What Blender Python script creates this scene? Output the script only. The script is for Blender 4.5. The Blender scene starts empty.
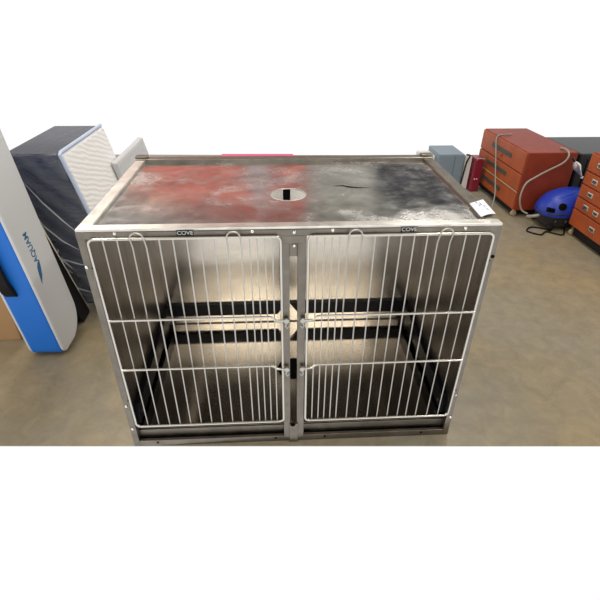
import bpy, bmesh, math, random
from mathutils import Vector, Matrix
random.seed(7)
C = bpy.context.scene.collection
PI = math.pi

# ---------------------------------------------------------------- materials
def mat(name, col, rough=.5, metal=0., **kw):
    m = bpy.data.materials.new(name); m.use_nodes = True
    b = m.node_tree.nodes['Principled BSDF']
    b.inputs['Base Color'].default_value = (*col, 1)
    b.inputs['Roughness'].default_value = rough
    b.inputs['Metallic'].default_value = metal
    for k, v in kw.items():
        b.inputs[k.replace('_', ' ')].default_value = v
    return m
def N(m, t, **kw):
    n = m.node_tree.nodes.new(t)
    for k, v in kw.items(): setattr(n, k, v)
    return n
def L(m, a, b): m.node_tree.links.new(a, b)
def bs(m): return m.node_tree.nodes['Principled BSDF']
def coords(m, scale=(1, 1, 1), rot=(0, 0, 0), loc=(0, 0, 0)):
    t = N(m, 'ShaderNodeTexCoord'); p = N(m, 'ShaderNodeMapping')
    p.inputs['Scale'].default_value = scale; p.inputs['Rotation'].default_value = rot; p.inputs['Location'].default_value = loc
    L(m, t.outputs['Object'], p.inputs['Vector']); return p.outputs['Vector']
def noise(m, vec, scale, detail=4, rough=.55, dist=0):
    n = N(m, 'ShaderNodeTexNoise'); n.inputs['Scale'].default_value = scale
    n.inputs['Detail'].default_value = detail; n.inputs['Roughness'].default_value = rough
    n.inputs['Distortion'].default_value = dist
    L(m, vec, n.inputs['Vector']); return n.outputs['Fac']
def ramp(m, fac, stops):
    r = N(m, 'ShaderNodeValToRGB'); e = r.color_ramp.elements
    while len(e) < len(stops): e.new(.5)
    for i, (p, c) in enumerate(stops):
        e[i].position = p; e[i].color = (*c, 1) if len(c) == 3 else c
    L(m, fac, r.inputs['Fac']); return r.outputs['Color']
def g(v): return (v, v, v)
def bump(m, h, strength=.3, dist=.01):
    b = N(m, 'ShaderNodeBump'); b.inputs['Strength'].default_value = strength; b.inputs['Distance'].default_value = dist
    L(m, h, b.inputs['Height']); L(m, b.outputs['Normal'], bs(m).inputs['Normal'])
def mixc(m, f, a, b, mode='MIX'):
    x = N(m, 'ShaderNodeMix', data_type='RGBA', blend_type=mode)
    if isinstance(f, float): x.inputs[0].default_value = f
    else: L(m, f, x.inputs[0])
    for s, v in ((6, a), (7, b)):
        if isinstance(v, tuple): x.inputs[s].default_value = (*v, 1)
        else: L(m, v, x.inputs[s])
    return x.outputs[2]

def steel(name, col, r0, r1, stretch=(1, 1, 1), sc=6, bmp=0.):
    m = mat(name, col, .3, 1.)
    v = coords(m, stretch)
    n = noise(m, v, sc, 6, .6)
    L(m, ramp(m, n, [(.3, g(r0)), (.7, g(r1))]), bs(m).inputs['Roughness'])
    L(m, ramp(m, noise(m, v, sc*.7, 5), [(.3, tuple(c*.82 for c in col)), (.7, tuple(min(1, c*1.12) for c in col))]), bs(m).inputs['Base Color'])
    if bmp: bump(m, noise(m, coords(m), 2.2, 2), bmp, .02)
    return m
M = {}
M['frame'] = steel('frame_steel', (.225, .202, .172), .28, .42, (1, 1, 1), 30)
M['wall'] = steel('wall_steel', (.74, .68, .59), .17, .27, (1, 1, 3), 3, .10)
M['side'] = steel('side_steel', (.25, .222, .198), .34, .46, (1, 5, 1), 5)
M['pan'] = steel('pan_steel', (.70, .64, .56), .06, .12, (3, 1, 1), 3, .08)
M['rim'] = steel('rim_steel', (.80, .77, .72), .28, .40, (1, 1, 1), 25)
M['wire'] = mat('wire_steel', (.52, .50, .46), .28, .95)
M['liner'] = mat('dull_liner_steel', (.07, .06, .05), .5, .6)  # dark colour carries the shade under the top sheet
M['bright_wire'] = mat('bright_wire_steel', (.66, .63, .57), .25, .95)
M['bolt'] = mat('bolt_steel', (.80, .78, .74), .2, 1)
M['black'] = mat('black_rail', (.008, .008, .011), .4, 0, Specular_IOR_Level=.2)
M['hole'] = mat('dark_hole', (.005, .005, .005), .7, 0, Specular_IOR_Level=.1)
# top sheet: scuffed, smeared steel under peeling film
m = M['top'] = mat('top_sheet_steel', (.5, .49, .48), .2, 1)
v = coords(m)
big = noise(m, v, 3.2, 7, .62, .8); fine = noise(m, v, 14, 8, .7)
L(m, mixc(m, .5, ramp(m, big, [(.35, g(.07)), (.50, g(.16)), (.60, g(.40))]), ramp(m, fine, [(.3, g(.06)), (.70, g(.34))])), bs(m).inputs['Roughness'])
L(m, ramp(m, noise(m, v, 5.5, 8, .7, .6), [(.34, (.46, .46, .46)), (.5, (.68, .67, .66)), (.66, (.92, .91, .90))]), bs(m).inputs['Base Color'])
bump(m, noise(m, v, 4, 4, .5), .10, .01)
# concrete floor
m = M['concrete'] = mat('polished_concrete', (.3, .25, .18), .45)
v = coords(m)
c1 = ramp(m, noise(m, v, 1.3, 6, .6, .4), [(.34, (.262, .240, .188)), (.5, (.265, .226, .152)), (.66, (.298, .238, .138))])
c2 = ramp(m, noise(m, v, 14, 8, .7, .6), [(.3, (.80, .80, .82)), (.7, (1.16, 1.14, 1.12))])
L(m, mixc(m, 1., c1, c2, 'MULTIPLY'), bs(m).inputs['Base Color'])
L(m, ramp(m, noise(m, v, 5, 5), [(.3, g(.30)), (.7, g(.5))]), bs(m).inputs['Roughness'])
# red-orange tool chest enamel
def enamel(name, col, r=.35):
    m = mat(name, col, .5, 0)
    v = coords(m, (1, 1, 1))
    L(m, ramp(m, noise(m, v, 9, 6, .65), [(.3, tuple(c*.8 for c in col)), (.7, tuple(min(1, c*1.15) for c in col))]), bs(m).inputs['Base Color'])
    return m
M['orange'] = enamel('orange_red_enamel', (.36, .070, .012))
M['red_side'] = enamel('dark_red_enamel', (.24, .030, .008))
M['slot'] = mat('drawer_pull_dark', (.055, .05, .035), .5)
M['chrome'] = mat('chrome', (.8, .77, .7), .2, 1)
M['tan'] = mat('tan_caster', (.45, .33, .18), .5)
M['rubber'] = mat('black_rubber', (.010, .010, .010), .6, 0, Specular_IOR_Level=.2)
M['blue_plastic'] = mat('blue_plastic', (.008, .035, .36), .4)
M['black_plastic'] = mat('black_plastic', (.014, .014, .016), .4)
M['grey_hose'] = mat('grey_hose', (.30, .27, .22), .5)
M['cable'] = mat('grey_cable', (.25, .27, .25), .5)
M['board_blue'] = mat('board_blue', (.008, .165, .66), .5)
M['board_white'] = mat('board_white', (.68, .69, .70), .55)
M['logo_blue'] = mat('logo_blue', (.01, .13, .30), .5)
M['card'] = mat('cardboard', (.42, .25, .12), .8)
M['paper'] = mat('paper', (.90, .90, .92), .7)
M['ink'] = mat('ink', (.18, .2, .5), .7)
M['bluegrey'] = mat('bluegrey_metal', (.20, .26, .32), .5)
M['white'] = mat('white_paint', (.75, .73, .70), .5)
M['maroon'] = mat('maroon', (.22, .012, .03), .35)
M['pink'] = mat('pink_foam', (.75, .10, .22), .6)
M['silver'] = mat('clear_silver_plastic', (.7, .7, .68), .15, .6)
M['piping'] = mat('pale_blue_piping', (.50, .58, .75), .6)
M['greyfoam'] = mat('pale_grey_wrap', (.50, .50, .51), .3)
m = M['navy'] = mat('navy_fabric', (.020, .026, .052), .5, 0, Coat_Weight=.35, Coat_Roughness=.12)
v = coords(m, (3, 1, 14), (0, .5, 0))
bump(m, noise(m, v, 2.0, 5, .6, .6), .8, .03)
m = M['quilt'] = mat('white_quilted_fabric', (.94, .94, .94), .6)
w = N(m, 'ShaderNodeTexWave', bands_direction='Z'); w.inputs['Scale'].default_value = 12; w.inputs['Distortion'].default_value = 3.5
L(m, coords(m, (1, 1, 1), (.35, 0, 0)), w.inputs['Vector']); bump(m, w.outputs['Fac'], .35, .008)
# clear polythene: mostly see-through film with glossy folds
m = M['film'] = mat('clear_polythene', (.9, .92, .95), .08, 0, Transmission_Weight=0., IOR=1.45)
bs(m).inputs['Alpha'].default_value = .09
bump(m, noise(m, coords(m, (1, 1, 2)), 9, 3, .6, 1.), 1., .03)

m = M['fold'] = mat('polythene_fold', (.75, .77, .82), .15)
bs(m).inputs['Alpha'].default_value = .35
# ---------------------------------------------------------------- mesh builder
class MB:
    def __init__(s): s.bm = bmesh.new()
    def box(s, x0, x1, y0, y1, z0, z1):
        vs = [s.bm.verts.new(p) for p in ((x0,y0,z0),(x1,y0,z0),(x1,y1,z0),(x0,y1,z0),(x0,y0,z1),(x1,y0,z1),(x1,y1,z1),(x0,y1,z1))]
        for f in ((0,3,2,1),(4,5,6,7),(0,1,5,4),(1,2,6,5),(2,3,7,6),(3,0,4,7)): s.bm.faces.new([vs[i] for i in f])
        return s
    def prism(s, pts, ax, a, b):   # pts: 2-D outline, extruded along axis ax from a to b
        def P(u, w, t): return {0: (t, u, w), 1: (u, t, w), 2: (u, w, t)}[ax]
        A = [s.bm.verts.new(P(*p, a)) for p in pts]; B = [s.bm.verts.new(P(*p, b)) for p in pts]
        n = len(pts)
        s.bm.faces.new(A); s.bm.faces.new(B[::-1])
        for i in range(n): s.bm.faces.new((A[i], B[i], B[(i+1) % n], A[(i+1) % n]))
        bmesh.ops.recalc_face_normals(s.bm, faces=s.bm.faces); return s
    def tube(s, pts, r, seg=8, closed=False):
        pts = [Vector(p) for p in pts]; n = len(pts); rings = []
        rr = r if isinstance(r, (list, tuple)) else [r]*n
        ref = None
        for i, p in enumerate(pts):
            if closed: t = (pts[(i+1) % n]-pts[i-1]).normalized()
            else: t = (pts[min(i+1, n-1)]-pts[max(i-1, 0)]).normalized()
            if ref is None: ref = Vector((0, 0, 1)) if abs(t.z) < .9 else Vector((1, 0, 0))
            u = t.cross(ref).normalized(); w = u.cross(t).normalized(); ref = w
            rings.append([s.bm.verts.new(p+(u*math.cos(a)+w*math.sin(a))*rr[i]) for a in [2*PI*k/seg for k in range(seg)]])
        for i in range(n if closed else n-1):
            A, B = rings[i], rings[(i+1) % n]
            for k in range(seg): s.bm.faces.new((A[k], A[(k+1) % seg], B[(k+1) % seg], B[k]))
        if not closed:
            s.bm.faces.new(rings[0][::-1]); s.bm.faces.new(rings[-1])
        bmesh.ops.recalc_face_normals(s.bm, faces=s.bm.faces); return s
    def lathe(s, prof, o, ax, seg=24):   # prof [(r, h)] along direction ax from origin o
        return s.tube([Vector(o)+Vector(ax)*h for r, h in prof], [max(r, 1e-4) for r, h in prof], seg)
    def build(s, name, m, parent=None, bevel=0, smooth=True, seg=2):
        me = bpy.data.meshes.new(name); s.bm.to_mesh(me); s.bm.free()
        for f in me.polygons: f.use_smooth = smooth
        o = bpy.data.objects.new(name, me); C.objects.link(o); me.materials.append(m)
        if parent: o.parent = parent; o.matrix_parent_inverse = Matrix.Translation(-PO(parent))
        if bevel:
            b = o.modifiers.new('bevel', 'BEVEL'); b.width = bevel; b.segments = seg; b.limit_method = 'ANGLE'
        if smooth:
            try: me.set_sharp_from_angle(angle=math.radians(40))
            except Exception: pass
        return o
def PO(o):
    return o.location.copy() if o.type == 'EMPTY' else Vector((0, 0, 0))   # parts keep their mesh in world coordinates
def box(name, m, parent, *b, bevel=.001): return MB().box(*b).build(name, m, parent, bevel, smooth=False)
def tag(o, label=None, cat=None, group=None, kind=None):
    for k, v in (('label', label), ('category', cat), ('group', group), ('kind', kind)):
        if v: o[k] = v
    return o
def thing(name, label, cat, loc, group=None):
    o = bpy.data.objects.new(name, None); C.objects.link(o); o.location = loc; o.empty_display_size = .05
    return tag(o, label, cat, group)
def text_mesh(name, s, size, m, parent, mw, depth=.0004, bold=.0):
    cu = bpy.data.curves.new(name, 'FONT'); cu.body = s; cu.size = size; cu.align_x = 'CENTER'; cu.align_y = 'CENTER'; cu.extrude = depth; cu.offset = bold
    t = bpy.data.objects.new(name, cu); C.objects.link(t)
    bpy.context.view_layer.update()
    me = bpy.data.meshes.new_from_object(t.evaluated_get(bpy.context.evaluated_depsgraph_get()))
    bpy.data.objects.remove(t)
    me.transform(mw); me.materials.clear(); me.materials.append(m)
    o = bpy.data.objects.new(name, me); C.objects.link(o); o.parent = parent; o.matrix_parent_inverse = Matrix.Translation(-PO(parent))
    return o

# ---------------------------------------------------------------- camera (fitted to the cage's corners)
F, PITCH, ROLL, YAW = 455.876, .569069, .0086, .0598026
CAM = Vector((-.052511, -1.204473, 1.419953))
fw = Vector((math.sin(YAW)*math.cos(PITCH), math.cos(YAW)*math.cos(PITCH), -math.sin(PITCH)))
rt = Vector((math.cos(YAW), -math.sin(YAW), 0)); up = rt.cross(fw)
r_ = rt*math.cos(ROLL)+up*math.sin(ROLL); u_ = -rt*math.sin(ROLL)+up*math.cos(ROLL)
cd = bpy.data.cameras.new('camera'); cam = bpy.data.objects.new('camera', cd); C.objects.link(cam)
cam.matrix_world = Matrix(((r_.x, u_.x, -fw.x, CAM.x), (r_.y, u_.y, -fw.y, CAM.y), (r_.z, u_.z, -fw.z, CAM.z), (0, 0, 0, 1)))
cd.sensor_width = 36; cd.lens = F/600*36; cd.clip_start = .02
bpy.context.scene.camera = cam

# ---------------------------------------------------------------- setting
fl = MB().prism([(-4.4, .190), (4.4, -.246), (4.4, 3.94), (-4.4, 4.28)], 2, -.004, 0).build('floor', M['concrete'], smooth=False)
tag(fl, kind='structure')
m = M['ceiling'] = mat('ceiling_paint', (.42, .40, .37), .8)
tag(box('ceiling', m, None, -4.4, 4.4, -6.5, 4.6, 2.95, 3.05, bevel=0), kind='structure')
# unseen header wall and panels, added and shaped to give the steel top's reflections
M['header'] = mat('header_paint', (.32, .33, .31), .6)
tag(box('wall_back', M['header'], None, -4.4, 4.4, 4.35, 4.5, 1.62, 2.95, bevel=0), kind='structure')
def panel(n, col, pts, y0=4.32, y1=4.35):  # added unseen panel, there only for the steel top's reflections
    pm = mat('panel_paint', col, .6)
    v = coords(pm); L(pm, ramp(pm, noise(pm, v, 2.2, 5, .6, .5), [(.3, tuple(c*.75 for c in col)), (.7, tuple(min(1, c*1.2) for c in col))]), bs(pm).inputs['Base Color'])
    tag(MB().prism(pts, 1, y0, y1).build('trim_%d' % n, pm, None, 0, False), kind='structure')
panel(1, (.68, .20, .16), [(-2.1, 1.64), (.33, 1.64), (.33, 2.74), (-.5, 2.68), (-1.2, 2.46), (-2.1, 2.20)])
panel(8, (.42, .42, .42), [(-3.4, 1.9), (-2.1, 2.2), (-1.2, 2.46), (-.5, 2.68), (-.3, 2.93), (-3.4, 2.93)], 4.335, 4.35)
panel(2, (.85, .70, .55), [(-2.1, 2.21), (-1.2, 2.47), (-.85, 2.60), (-1.25, 2.53), (-2.1, 2.34)])
panel(3, (.48, .50, .55), [(-.40, 1.64), (-.10, 1.64), (-.13, 2.38), (-.19, 2.48), (-.27, 2.44), (-.36, 2.2)], 4.29, 4.32)
panel(4, (.46, .46, .44), [(.34, 1.64), (1.0, 1.64), (1.30, 2.5), (.85, 2.2), (.34, 2.25)])
panel(5, (.05, .05, .065), [(1.05, 1.75), (3.4, 1.64), (3.4, 2.90), (2.2, 2.80), (1.75, 2.62), (1.36, 2.45)])
panel(6, (.50, .52, .42), [(.62, 2.30), (.70, 2.30), (.70, 2.94), (.62, 2.94)])
panel(7, (.50, .52, .42), [(.93, 2.34), (1.01, 2.34), (1.01, 2.94), (.93, 2.94)])

# ---------------------------------------------------------------- the cage
H, W, D = .898, .61, .724
cage = thing('kennel_cage', 'large stainless steel double-door animal cage standing on the concrete floor', 'cage', (0, D/2, 0))
# top sheet with a round hole
bm = bmesh.new()
outer = [bm.verts.new(p) for p in ((-.572, .030, 0), (.572, .030, 0), (.572, .682, 0), (-.572, .682, 0))]
hc = Vector((-.006, .292, 0)); hr = .060
inner = [bm.verts.new(hc+Vector((hr*math.cos(a), hr*math.sin(a), 0))) for a in [2*PI*k/40 for k in range(40)]]
es = [bm.edges.new((L_[i], L_[(i+1) % len(L_)])) for L_ in (outer, inner) for i in range(len(L_))]
bmesh.ops.triangle_fill(bm, use_beauty=True, edges=es, use_dissolve=False)
for f in [f for f in bm.faces if (f.calc_center_median()-hc).length < hr*.9 and all((v.co-hc).length < hr*1.01 for v in f.verts)]: bm.faces.remove(f)
ex = bmesh.ops.extrude_face_region(bm, geom=list(bm.faces))
for v in [e for e in ex['geom'] if isinstance(e, bmesh.types.BMVert)]: v.co.z -= .003
bmesh.ops.translate(bm, vec=(0, 0, H-.010), verts=bm.verts)
bmesh.ops.recalc_face_normals(bm, faces=bm.faces)
mb = MB(); mb.bm.free(); mb.bm = bm
topo = mb.build('top_panel', M['top'], cage, smooth=False)
hr_ = MB().tube([hc+Vector((hr*math.cos(a), hr*math.sin(a), H-.0105)) for a in [2*PI*k/40 for k in range(40)]], .0016, 6, True).build('hole_rim', M['rim'], topo)
sc = MB().tube([(.155, .372, H-.0098), (.19, .375, H-.0098), (.215, .36, H-.0098), (.245, .352, H-.0098), (.285, .348, H-.0098)], [.0004, .0018, .0026, .0016, .0004], 6).build('scratch', M['hole'], topo)
tag(sc, 'dark jagged gouge in the steel')
# rims
box('top_rim', M['rim'], cage, -W, W, -.001, .032, H-.009, H, bevel=.002)
box('top_rim', M['frame'], cage, -W, W, .680, D, H-.045, H+.004, bevel=.003)
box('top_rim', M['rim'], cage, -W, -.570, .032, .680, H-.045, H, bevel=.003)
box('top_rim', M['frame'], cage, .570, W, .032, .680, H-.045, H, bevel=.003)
for x in (-.60, .60):
    box('corner_bracket', M['frame'], cage, x-.012 if x < 0 else x-.035, x+.035 if x < 0 else x+.012, .690, .726, H+.004, H+.012)
# walls
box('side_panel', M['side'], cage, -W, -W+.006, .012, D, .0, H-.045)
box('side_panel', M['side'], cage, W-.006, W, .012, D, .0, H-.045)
b = MB()
s0, s1, t0, t1 = -.016, .016, .695, .80
b.box(-W+.006, s0, D-.014, D-.008, 0, H-.045).box(s1, W-.006, D-.014, D-.008, 0, H-.045).box(s0, s1, D-.014, D-.008, 0, t0).box(s0, s1, D-.014, D-.008, t1, H-.045)
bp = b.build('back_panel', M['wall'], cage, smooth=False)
box('vent_slot', M['hole'], bp, s0, s1, D-.007, D-.003, t0, t1, bevel=0)
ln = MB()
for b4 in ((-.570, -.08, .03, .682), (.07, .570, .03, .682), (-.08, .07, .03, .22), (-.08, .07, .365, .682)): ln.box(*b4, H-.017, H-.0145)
ln.build('top_liner', M['liner'], cage, smooth=False)  # dark sheet added to put shade on the underside of the top
# floor pan
pan = box('floor_pan', M['pan'], cage, -W+.006, W-.006, .027, D-.014, .056, .066, bevel=.001)
MB().tube([(-.598, D-.016, .0685), (.598, D-.016, .0685)], .002, 8).build('seam', M['frame'], pan)
MB().lathe([(.066, 0), (.068, .003), (.056, .004), (.050, .001), (.001, .001)], (.012, .345, .0655), (0, 0, 1), 32).build('drain', M['hole'], cage)
# black support rails round the inside
R0, R1 = .122, .185
MB().prism([(-.602, R0), (-.050, R0), (-.010, R1), (-.602, R1)], 1, D-.030, D-.0145).build('support_rail', M['black'], cage, .001, False)
MB().prism([(.055, R0), (.602, R0), (.602, R1), (.010, R1)], 1, D-.030, D-.0145).build('support_rail', M['black'], cage, .001, False)
for s in (-1, 1):
    rl = MB().prism([(.045, .075), (.690, .108), (.690, .180), (.070, .155), (.045, .125)], 0, s*.603, s*.582).build('support_rail', M['black'], cage, .002, False)
    for y, z in ((.09, .10), (.66, .15)):
        MB().lathe([(.005, 0), (.005, .002), (.001, .003)], (s*.582, y, z), (-s, 0, 0), 10).build('rivet', M['bolt'], rl)
# front frame
ff = box('front_rail', M['frame'], cage, -W, W, -.003, .012, .869, H-.009)
box('front_stile', M['frame'], cage, -W, -.588, -.002, .020, 0, .869)
box('front_stile', M['frame'], cage, .588, W, -.002, .020, 0, .869)
box('bottom_rail', M['frame'], cage, -.588, .588, -.002, .010, 0, .029)
box('bottom_lip', M['frame'], cage, -.588, .588, .020, .027, 0, .0655)
for x in (-.52, -.07, .12, .50):
    MB().lathe([(.0045, 0), (.0045, .001)], (x, -.0025, .018), (0, -1, 0), 12).build('bolt_hole', M['hole'], cage)
MB().lathe([(.006, 0), (.006, .001)], (.604, -.0025, .790), (0, -1, 0), 12).build('bolt_hole', M['hole'], cage)
# centre post
post = box('centre_plate', M['frame'], cage, -.038, .037, -.004, .006, .845, .869)
box('centre_stile', M['frame'], cage, -.037, -.013, -.005, .012, .020, .846)
box('centre_stile', M['frame'], cage, .011, .037, -.005, .012, .020, .846)
box('centre_tab', M['frame'], cage, -.017, .016, -.010, -.005, 0, .100, bevel=.002)
MB().lathe([(.010, 0), (.010, .003), (.006, .003), (.006, .0)], (-.004, -.010, .100), (0, -1, 0), 16).build('tab_eye', M['hole'], cage)
box('centre_plate', M['side'], cage, -.013, .011, .004, .010, .80, .846)
def bolt(x, z, r=.006, y=-.002):
    MB().lathe([(r, 0), (r, .002), (r*.8, .0045), (r*.35, .006)], (x, y, z), (0, -1, 0), 14).build('bolt', M['bolt'], cage)
for x, z in ((-.502, .884), (-.118, .884), (.001, .880), (.112, .884), (.50, .884), (.001, .838), (-.603, .780), (.600, .215), (.603, .098), (-.600, .215), (-.600, .098)): bolt(x, z)
# name plates
for x in (-.307, .334):
    npl = box('nameplate', M['hole'], cage, x-.024, x+.024, -.0045, -.002, .876, .892)
    text_mesh('lettering', 'COVE', .0165, M['wire'], npl, Matrix.Translation((x, -.005, .8842)) @ Matrix.Rotation(PI/2, 4, 'X') @ Matrix.Diagonal((1.05, 1, 1, 1)), bold=.0003)

# doors
def arc(cx, cz, r, a0, a1, n, y): return [(cx+r*math.cos(a0+(a1-a0)*k/n), y, cz+r*math.sin(a0+(a1-a0)*k/n)) for k in range(n+1)]
DY = -.0105
def door(x0, x1, bars, loops, inner, lab):
    q = lambda x: -.0525+(x+.0525)*.991
    x0, x1, inner, bars = q(x0), q(x1), q(inner), [q(b) for b in bars]
    z0, z1, r = .118, .871, .016
    s = 1 if inner > (x0+x1)/2 else -1     # side of the latch
    p = arc(x1-r, z1-r, r, 0, PI/2, 6, DY)+arc(x0+r, z1-r, r, PI/2, PI, 6, DY)+arc(x0+r, z0+r, r, PI, 1.5*PI, 6, DY)+arc(x1-r, z0+r, r, 1.5*PI, 2*PI, 6, DY)
    d = MB().tube(p, .0042, 8, True).build('door', M['bright_wire'], cage); tag(d, lab)
    skip = [i for l in loops for i in l]
    for i, x in enumerate(bars):
        if i in skip: continue
        MB().tube([(x, DY+.004, z0), (x, DY+.004, z1)], .0022, 6).build('bar', M['wire'], d)
    for a, b_ in loops:
        xa, xb = bars[a], bars[b_]; cx, rr = (xa+xb)/2, (xb-xa)/2
        pts = [(xa, DY+.004, z0), (xa, DY+.004, z1-.03), (xa, DY-.004, z1-.008)]+arc(cx, z1+.002, rr, PI, 0, 12, DY-.008)+[(xb, DY-.004, z1-.008), (xb, DY+.004, z1-.03), (xb, DY+.004, z0)]
        o = MB().tube(pts, .0024, 6).build('bar', M['wire'], d); tag(o, 'pair of bars joined in a finger loop over the top wire')
    for z in (.596, .394):
        xo = x0 if s > 0 else x1
        MB().tube([(xo, DY-.004, z), (inner-s*.040, DY-.004, z), (inner-s*.030, DY-.005, z-.002), (inner-s*.020, DY-.006, z-.012), (inner-s*.010, DY-.006, z-.014), (inner+s*.016, DY-.006, z-.014)], .0038, 8).build('crossbar', M['bright_wire'], d)
        lt = MB().lathe([(.007, 0), (.009, .004), (.009, .010), (.005, .013)], (inner+s*.014, DY-.002, z-.014), (0, -1, 0), 14).build('latch', M['wire'], d)
        MB().tube([(inner+s*.016, DY-.010, z-.016), (inner+s*.010, DY-.014, z-.030), (inner+s*.016, DY-.013, z-.040), (inner+s*.022, DY-.010, z-.034)], .003, 6).build('latch_hook', M['wire'], d)
    for z in (.742, .21):
        xo = x0 if s > 0 else x1
        MB().lathe([(.005, 0), (.005, .038)], (xo-s*.006, DY+.001, z), (0, 0, 1), 10).build('hinge', M['frame'], d)
BL = [-.543, -.503, -.463, -.424, -.385, -.346, -.307, -.268, -.229, -.192, -.153, -.128, -.106, -.084, -.062]
door(-.583, -.038, BL, [(2, 3), (9, 10)], -.038, 'left barred wire door')
BR = [.068, .091, .113, .136, .159, .199, .239, .279, .317, .356, .395, .428, .466, .510, .553]
door(.043, .592, BR, [(4, 5), (11, 12)], .043, 'right barred wire door')
# the four short inner corner posts / feet seen at the base
for x in (-.60, .60):
    for y in (.05, .67):
        box('foot', M['frame'], cage, x-.008, x+.008, y, y+.02, .0, .03)

# ---------------------------------------------------------------- paper tag on the top corner
bm = bmesh.new(); G = 10
P00, P10, P11, P01 = Vector((.566, .150)), Vector((.622, .182)), Vector((.612, .060)), Vector((.560, .040))
V = []
for i in range(G+1):
    for j in range(G+1):
        u, w = i/G, j/G
        q = P00*(1-u)*(1-w)+P10*u*(1-w)+P11*u*w+P01*(1-u)*w
        z = H+.0025+.006*math.sin(u*PI)*math.sin(w*PI*1.2+.4)**2+.004*max(0, u-.6)
        V.append(bm.verts.new((q.x, q.y, z)))
for i in range(G):
    for j in range(G):
        bm.faces.new((V[i*(G+1)+j], V[(i+1)*(G+1)+j], V[(i+1)*(G+1)+j+1], V[i*(G+1)+j+1]))
mb = MB(); mb.bm.free(); mb.bm = bm
tg = thing('paper_tag', 'white paper tag lying on the right front corner of the cage top', 'tag', (.59, .11, H+.002))
sh = mb.build('sheet', M['paper'], tg); sd = sh.modifiers.new('s', 'SOLIDIFY'); sd.thickness = .0008
for k, (x, y, l) in enumerate(((.583, .140, .014), (.584, .118, .010), (.592, .130, .02), (.597, .110, .018), (.596, .085, .016))):
    MB().box(x-.0012, x+.0012, y-l/2, y+l/2, H+.0095, H+.0102).build('writing', M['ink'], tg, smooth=False)

# ---------------------------------------------------------------- inflatable board at left
def rounded(y0, y1, z0, z1, rads, n=10):
    cs = [((y0, z0), rads[0], PI), ((y1, z0), rads[1], 1.5*PI), ((y1, z1), rads[2], 0), ((y0, z1), rads[3], PI/2)]
    out = []
    for (cy, cz), r, a0 in cs:
        oy = cy+(r if cy == y0 else -r); oz = cz+(r if cz == z0 else -r)
        out += [(oy+r*math.cos(a0+PI/2*k/n), oz+r*math.sin(a0+PI/2*k/n)) for k in range(n+1)]
    return out
bd = thing('inflatable_board', 'blue and white inflatable board standing on end left of the cage', 'board', (-1.16, .68, 0))
out = rounded(.555, .815, .012, 1.78, (.035, .15, .10, .10))
def lean(o, k=-.095):
    for v in o.data.vertices: v.co.x += k*v.co.z
def shear_build(b, name, m, parent, bevel=.0, seg=3, k=-.095, smooth=True):
    o = b.build(name, m, parent, bevel, smooth, seg); lean(o, k); return o   # a leaning slab
shear_build(MB().prism(out, 0, -1.222, -1.080), 'rail', M['board_blue'], bd, .012, 4)
ins = [(y+(.004 if y < .7 else -.004), z+(.004 if z < .7 else -.004)) for y, z in out]
fp = shear_build(MB().prism(ins, 0, -1.086, -1.070), 'face_panel', M['board_white'], bd, .010, 4)
shear_build(MB().prism(ins, 0, -1.232, -1.218), 'face_panel', M['board_white'], bd, .010, 3)
# carry handle on the rail
hd = shear_build(MB().prism([(.556, .345), (.545, .350), (.530, .375), (.522, .42), (.522, .62), (.530, .66), (.545, .685), (.556, .69), (.556, .66), (.540, .60), (.540, .43), (.556, .375)], 0, -1.202, -1.152), 'handle', M['rubber'], bd, .003, 2)
# lettering and leaf mark running up the white face
Lm = Matrix.Translation((-1.0695, .657, .532)) @ Matrix(((0, 0, 1, 0), (0, -1, 0, 0), (1, 0, 0, 0), (0, 0, 0, 1)))
tx = text_mesh('lettering', 'AQUAM', .041, M['logo_blue'], bd, Lm @ Matrix.Diagonal((.95, 1.15, 1, 1)), bold=.0006); lean(tx)
shear_build(MB().prism([(.675, .462), (.665, .430), (.650, .400), (.622, .368), (.628, .405), (.638, .440), (.655, .458)], 0, -1.0705, -1.0690), 'leaf_mark', M['logo_blue'], bd, 0, 1, smooth=False)

# ---------------------------------------------------------------- cardboard box
cb = thing('cardboard_box', 'brown cardboard box on the floor behind the blue board', 'box', (-1.60, .95, 0))
box('carton', M['card'], cb, -1.90, -1.345, .70, 1.2, 0, .42, bevel=.004)
box('flap', M['card'], cb, -1.90, -1.345, .70, .945, .42, .425)
box('flap', M['card'], cb, -1.90, -1.345, .955, 1.2, .42, .425)

# ---------------------------------------------------------------- mattress
K = -.228
mt = thing('mattress', 'navy-sided mattress with white quilted face wrapped in clear plastic, left of cage', 'mattress', (-1.0, 1.3, 0))
def slab(x0, x1, y0, y1, z0, z1, name, m, par, bevel, seg=3, k=K, smooth=True):
    b = MB(); b.box(x0, x1, y0, y1, z0, z1)
    bmesh.ops.subdivide_edges(b.bm, edges=b.bm.edges, cuts=1, use_grid_fill=True)
    return shear_build(b, name, m, par, bevel, seg, k, smooth)
slab(-1.120, -.862, 1.0, 1.62, .015, .842, 'border', M['navy'], mt, .012)
slab(-.866, -.842, 1.006, 1.614, .022, .836, 'quilted_panel', M['quilt'], mt, .008)
e = .004
pz = [(-.852+K*z, .998, z) for z in (.02, .3, .6, .84)]+[(-.852+K*.846, y, .846) for y in (1.02, 1.3, 1.61)]
MB().tube(pz, .009, 8).build('piping', M['piping'], mt)
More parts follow.
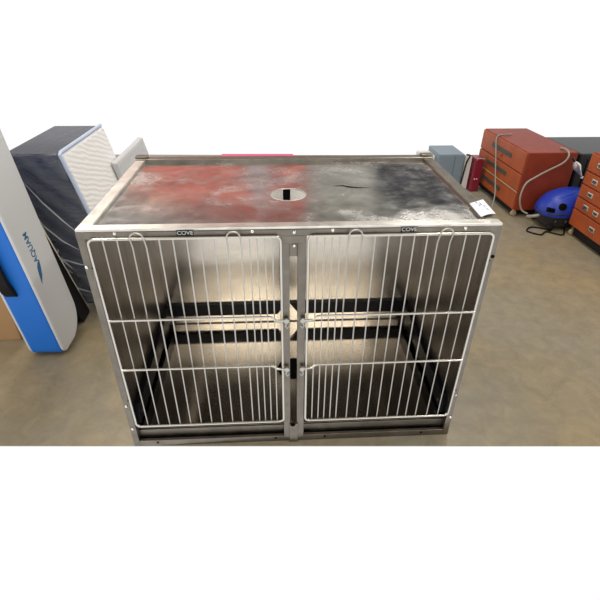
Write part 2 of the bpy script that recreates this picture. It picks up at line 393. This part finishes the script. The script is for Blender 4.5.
# loose plastic wrap: crumpled film over the end, sagging below
bm = bmesh.new(); G1, G2 = 16, 44; V = []
for j in range(G2+1):
    z = .845-j/G2*.80
    for i in range(G1+1):
        u = i/G1; x = -1.135+u*.285+K*z
        y = .982-.020*math.sin(z*31+u*7)*math.sin(u*9+z*12)-.018*random.random()*(.3 if z > .3 else .7)-(.045 if z < .3 else 0)*math.sin(u*PI)
        if z < .33: x -= .02*(1-u)*math.sin((.33-z)*12)
        V.append(bm.verts.new((x, y, z)))
for j in range(G2):
    for i in range(G1): bm.faces.new((V[j*(G1+1)+i], V[j*(G1+1)+i+1], V[(j+1)*(G1+1)+i+1], V[(j+1)*(G1+1)+i]))
mb = MB(); mb.bm.free(); mb.bm = bm
fo = mb.build('plastic_wrap', M['film'], mt)
# folds of film standing out from the end
for pts in ([(-1.245, .97, .60), (-1.20, .965, .50), (-1.13, .962, .42), (-1.06, .96, .37)], [(-1.24, .965, .40), (-1.17, .95, .33), (-1.09, .948, .30), (-1.00, .95, .27)], [(-1.21, .96, .22), (-1.13, .94, .16), (-1.03, .94, .12)], [(-1.25, .97, .75), (-1.17, .965, .62), (-1.10, .962, .53), (-1.03, .96, .45)]):
    MB().tube(pts, [.001]+[.004]*(len(pts)-2)+[.001], 6).build('wrap_fold', M['fold'], mt)
# crumpled knot of film at the mattress's lower left corner
for k in range(7):
    a0 = Vector((-1.195, .955, .335)); d0 = Vector((random.uniform(-.02, .10), random.uniform(-.03, 0), random.uniform(-.10, .05)))
    MB().tube([a0+d0*.1, a0+d0*.5+Vector((.01, -.01, random.uniform(-.02, .02))), a0+d0], [.006, .005, .002], 5).build('wrap_fold', M['fold'], mt)
gp = thing('wrapped_panel', 'pale grey plastic-wrapped panel leaning on the quilted mattress behind the cage', 'panel', (-.8, 1.9, 0))
slab(-.836, -.800, 1.48, 2.10, .0, .665, 'slab', M['greyfoam'], gp, .008)
slab(-.799, -.796, 1.50, 2.08, .03, .645, 'film', M['film'], gp, 0)

gshade = thing('black_pad', 'black pad standing in the gap between blue board and navy mattress', 'pad', (-1.2, .9, 0))  # dark slab added in place of the shade behind the board
shear_build(MB().prism(rounded(.825, .940, .005, .80, (.02, .02, .02, .02), 4), 0, -1.180, -1.078), 'pad', M['rubber'], gshade, .006, 2, k=-.235)
# ---------------------------------------------------------------- tool chests
def chest(name, label, X, y0, y1, z0, z1, depth, rows, seams, casters):
    """drawer fronts face -X"""
    c = thing(name, label, 'tool chest', (X+depth/2, (y0+y1)/2, 0), 'orange-red tool chests')
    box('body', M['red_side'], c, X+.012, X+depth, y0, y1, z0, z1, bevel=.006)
    for k, (za, zb, pulls, style) in enumerate(rows):
        d = box('drawer', M['orange'], c, X, X+.014, y0+.008, y1-.008, za+.003, zb-.003, bevel=.003)
        zc = (za+zb)/2
        for py in pulls:
            if style == 'long':
                box('drawer_pull', M['slot'], d, X-.004, X+.001, py-.19, py+.19, zc-.014, zc+.022, bevel=.002)
                MB().lathe([(.010, 0), (.012, .006), (.007, .012)], (X, py-.02, zc-.034), (-1, 0, 0), 14).build('knob', M['orange'], d, 0)
            else:
                box('pull_plate', M['chrome'], d, X-.005, X+.001, py-.030, py+.030, zc-.016, zc+.018, bevel=.003)
                box('pull_recess', M['slot'], d, X-.007, X-.004, py-.018, py+.018, zc-.007, zc+.010, bevel=.002)
    if seams:
        box('trim_strip', M['tan'], c, X-.004, X+.002, y0, y1, seams-.003, seams+.003)
    box('base_frame', M['rubber'], c, X+.03, X+depth-.02, y0+.05, y1-.05, .012, z0, bevel=.002)  # black block added to stand for the shadow under the chest
    for cx, cy in casters:
        k = MB().lathe([(.020, -.010), (.024, -.007), (.024, .007), (.020, .010)], (cx, cy, .0245), (0, 1, 0), 20).build('caster', M['tan'], c)
        box('fork', M['chrome'], k, cx-.010, cx+.010, cy-.014, cy+.014, .040, z0+.002)
    return c
chest('tool_chest', 'long orange-red tool chest on casters with dark flush pulls, beyond the blue vacuum', 1.86, 2.187, 3.02, .057, .515, .40,
      [(.062, .205, (2.66,), 'long'), (.209, .345, (2.62,), 'long'), (.349, .510, (2.60,), 'long')], .207,
      [(1.89, 2.215), (1.89, 2.98), (2.22, 2.215), (2.22, 2.98)])
chest('tool_chest', 'orange-red tool chest with small chrome drawer pulls at the right edge', 2.135, 1.15, 1.868, .075, .605, .40,
      [(.08, .202, (1.60, 1.30), 'small'), (.206, .292, (1.735, 1.62, 1.40), 'small'), (.296, .384, (1.735, 1.42), 'small'), (.388, .476, (1.735, 1.44), 'small'), (.480, .600, (1.735, 1.42), 'small')], 0,
      [(2.165, 1.83), (2.165, 1.19), (2.48, 1.83), (2.48, 1.19)])

# ---------------------------------------------------------------- blue vacuum between the chests
vc = thing('vacuum_cleaner', 'blue and black shop vacuum on the floor between the two tool chests', 'vacuum', (2.17, 2.02, 0))
def loft(secs, name, m, par, seg=28, sub=1):
    bm = bmesh.new(); rings = []
    for z, cx, cy, rx, ry, e in secs:
        rg = []
        for k in range(seg):
            a = 2*PI*k/seg; ca, sa = math.cos(a), math.sin(a)
            rg.append(bm.verts.new((cx+rx*math.copysign(abs(ca)**e, ca), cy+ry*math.copysign(abs(sa)**e, sa), z)))
        rings.append(rg)
    for A, B in zip(rings, rings[1:]):
        for k in range(seg): bm.faces.new((A[k], A[(k+1) % seg], B[(k+1) % seg], B[k]))
    bm.faces.new(rings[0][::-1]); bm.faces.new(rings[-1])
    mb = MB(); mb.bm.free(); mb.bm = bm
    return mb.build(name, m, par)
vb = loft([(.025, 2.17, 2.02, .15, .105, .6), (.04, 2.17, 2.02, .18, .125, .6), (.09, 2.17, 2.02, .185, .13, .6), (.115, 2.165, 2.02, .19, .135, .6)], 'base', M['black_plastic'], vc)
vl = loft([(.112, 2.165, 2.02, .195, .140, .65), (.13, 2.165, 2.02, .200, .142, .65), (.19, 2.175, 2.02, .190, .135, .7), (.235, 2.19, 2.025, .165, .118, .75), (.265, 2.205, 2.03, .130, .09, .8), (.283, 2.215, 2.03, .085, .06, .9), (.288, 2.22, 2.03, .03, .02, 1)], 'lid', M['blue_plastic'], vc)
MB().lathe([(.026, -.01), (.026, .012), (.019, .012), (.019, .004), (.001, .004)], (2.075, 1.897, .195), (-.1, -1, .25), 20).build('port', M['hole'], vl)
for k in range(5):
    box('vent', M['hole'], vl, 1.984+.009*k, 1.988+.009*k, 1.915-.006*k, 1.94, .150, .180, bevel=0)
MB().tube([(2.26, 1.895, .12), (2.262, 1.893, .20), (2.265, 1.94, .262), (2.27, 2.03, .285), (2.27, 2.10, .262)], .008, 8).build('strap', M['black_plastic'], vc)
for x, y in ((2.03, 1.90), (2.31, 1.90), (2.03, 2.14), (2.31, 2.14)):
    MB().lathe([(.020, -.012), (.026, -.008), (.026, .008), (.020, .012)], (x, y, .027), (0, 1, 0), 18).build('wheel', M['rubber'], vb)
MB().tube([(2.17+.2005*math.copysign(abs(math.cos(a))**.65, math.cos(a)), 2.02+.143*math.copysign(abs(math.sin(a))**.65, math.sin(a)), .135) for a in [2*PI*k/48 for k in range(48)]], .004, 6, True).build('lid_seam', M['black_plastic'], vl)
MB().tube([(2.03, 1.955, .222), (2.08, 1.95, .248), (2.15, 1.955, .268), (2.20, 1.975, .282)], [.003, .006, .006, .003], 8).build('lid_ridge', M['blue_plastic'], vl)
for x in (2.06, 2.14, 2.24): MB().lathe([(.016, 0), (.018, .004), (.010, .012)], (x, 1.896, .075), (0, -1, 0), 14).build('clip', M['black_plastic'], vb)
# hose: from the vacuum's side up over the front of the long chest
def bez(pts, n=10):
    pts = [Vector(p) for p in pts]; out = []
    P = [pts[0]]+pts+[pts[-1]]
    for i in range(1, len(P)-2):
        for k in range(n):
            t = k/n; a, b, c, d = P[i-1:i+3]
            out.append(.5*((2*b)+(c-a)*t+(2*a-5*b+4*c-d)*t*t+(-a+3*b-3*c+d)*t**3))
    return out+[pts[-1]]
MB().tube(bez([(2.02, 2.0, .10), (1.95, 2.02, .075), (1.90, 2.03, .07)]), .013, 10).build('hose', M['grey_hose'], vc)
tag(MB().tube(bez([(1.90, 2.03, .093), (1.855, 2.05, .12), (1.825, 2.06, .21), (1.85, 2.08, .31), (1.93, 2.10, .36), (2.03, 2.13, .40), (2.14, 2.15, .45), (2.17, 2.16, .50), (2.18, 2.22, .526), (2.18, 2.30, .5215)]), .0065, 8).build('air_hose', M['grey_hose']),
    'thin beige hose curving up over the end of the long tool chest', 'hose')
tag(MB().tube(bez([(1.70, 2.30, .006), (1.76, 2.34, .01), (1.815, 2.44, .10), (1.832, 2.55, .24), (1.845, 2.66, .40), (1.852, 2.72, .50), (1.90, 2.74, .522), (2.0, 2.76, .520)]), .005, 8).build('cable', M['cable']),
    'grey cable hanging down the drawer fronts of the long tool chest', 'cable')
tag(MB().tube(bez([(2.02, 1.93, .006), (1.93, 1.97, .006), (1.86, 1.90, .006), (1.93, 1.83, .006), (2.0, 1.88, .006), (2.09, 1.82, .006), (2.17, 1.93, .006)]), .006, 8).build('power_cord', M['rubber']),
    'black power cord on the floor in front of the blue vacuum', 'cord')
# black case behind and the clear nozzle leaning on it
cs = thing('black_case', 'black case standing between the tool chests behind the blue vacuum', 'case', (2.5, 2.4, 0))
box('case_body', M['black_plastic'], cs, 2.29, 2.80, 2.20, 2.75, 0, .50, bevel=.01)
box('case_rib', M['black_plastic'], cs, 2.36, 2.38, 2.19, 2.20, .05, .46)
MB().tube([(2.45, 2.19, .50), (2.45, 2.17, .53), (2.65, 2.17, .53), (2.65, 2.19, .50)], .008, 8).build('handle', M['black_plastic'], cs)
nz_ = thing('nozzle', 'clear and silver nozzle above the blue vacuum', 'nozzle', (2.24, 2.12, .34))
a = Vector((2.19, 2.10, .47)); bb = Vector((2.285, 2.10, .355)); dr = (bb-a)
MB().tube([a+dr*t for t in (0, .15, .3, .6, .9, 1)], [.010, .022, .030, .018, .007, .006], 16).build('cone', M['silver'], nz_)
MB().tube([a-dr*.25, a], [.008, .008], 10).build('neck', M['black_plastic'], nz_)
MB().lathe([(.006, 0), (.011, .006), (.006, .014)], bb, dr.normalized(), 12).build('tip', M['white'], nz_)

# ---------------------------------------------------------------- things behind the cage at right
lk = thing('metal_locker', 'blue-grey metal cabinet behind the right rear corner of the cage', 'cabinet', (1.57, 3.05, 0))
box('body', M['bluegrey'], lk, 1.455, 1.690, 2.92, 3.25, 0, .31, bevel=.004)
box('door', M['bluegrey'], lk, 1.462, 1.600, 2.912, 2.92, .02, .30)
box('door', M['bluegrey'], lk, 1.604, 1.684, 2.912, 2.92, .02, .30)
tag(box('white_board', M['white'], None, 1.700, 1.738, 2.86, 2.95, 0, .30, bevel=.003), 'narrow white upright board beside the maroon case behind the cage', 'board')
tag(box('beige_carton', M['white'], None, 1.33, 1.452, 3.02, 3.22, 0, .27, bevel=.003), 'off-white carton left of the blue-grey cabinet', 'carton')
rc = thing('maroon_case', 'narrow maroon case standing beside the long tool chest', 'case', (1.79, 2.85, 0))
box('body', M['maroon'], rc, 1.752, 1.828, 2.80, 2.95, 0, .30, bevel=.008)
for x in (1.772, 1.792):
    MB().lathe([(.006, 0), (.006, .003)], (x, 2.80, .12), (0, -1, 0), 10).build('stud', M['white'], rc)
MB().tube([(1.76, 2.80, .29), (1.76, 2.78, .31), (1.82, 2.78, .31), (1.82, 2.80, .29)], .004, 8).build('handle', M['silver'], rc)
tag(MB().tube(bez([(1.55, 2.75, .006), (1.64, 2.80, .02), (1.68, 2.85, .15), (1.685, 2.84, .26), (1.70, 2.83, .32), (1.70, 2.90, .312)]), .008, 8).build('black_cable', M['rubber']),
    'black cable hanging between the blue-grey cabinet and white board', 'cable')
tag(MB().prism([(-.64, 3.80), (.17, 3.80), (.17, 4.08), (-.64, 4.10)], 2, 0, .02).build('foam_mat', M['pink'], None, .004, False),
    'bright pink mat lying far behind the cage, just above its back rim', 'mat')

# ---------------------------------------------------------------- light
w = bpy.data.worlds.new('world'); bpy.context.scene.world = w; w.use_nodes = True
w.node_tree.nodes['Background'].inputs[0].default_value = (1, 1, 1, 1)
w.node_tree.nodes['Background'].inputs[1].default_value = 1.02
def lamp(x, y, sx, sy, e, col=(1, .95, .86), z=2.93):
    l = bpy.data.lights.new('strip_light', 'AREA'); l.shape = 'RECTANGLE'; l.size = sx; l.size_y = sy; l.energy = e; l.color = col
    o = bpy.data.objects.new('strip_light', l); C.objects.link(o); o.location = (x, y, z); return o
lamp(-1.6, -.6, .16, 2.4, 28); lamp(1.5, -.6, .16, 2.4, 28)
lamp(-1.5, 2.0, .16, 2.4, 40); lamp(1.3, 2.0, .16, 2.4, 34)
lamp(0, 2.75, 5.5, .14, 22)  # added lamp, brightens the unseen header panels for their reflection
lamp(.1, -3.5, 2.6, 1.2, 42, (1, .96, .88))
s = bpy.context.scene
s.view_settings.view_transform = 'Standard'; s.view_settings.look = 'None'; s.view_settings.exposure = 0; s.view_settings.gamma = 1
s.view_settings.use_curve_mapping = False
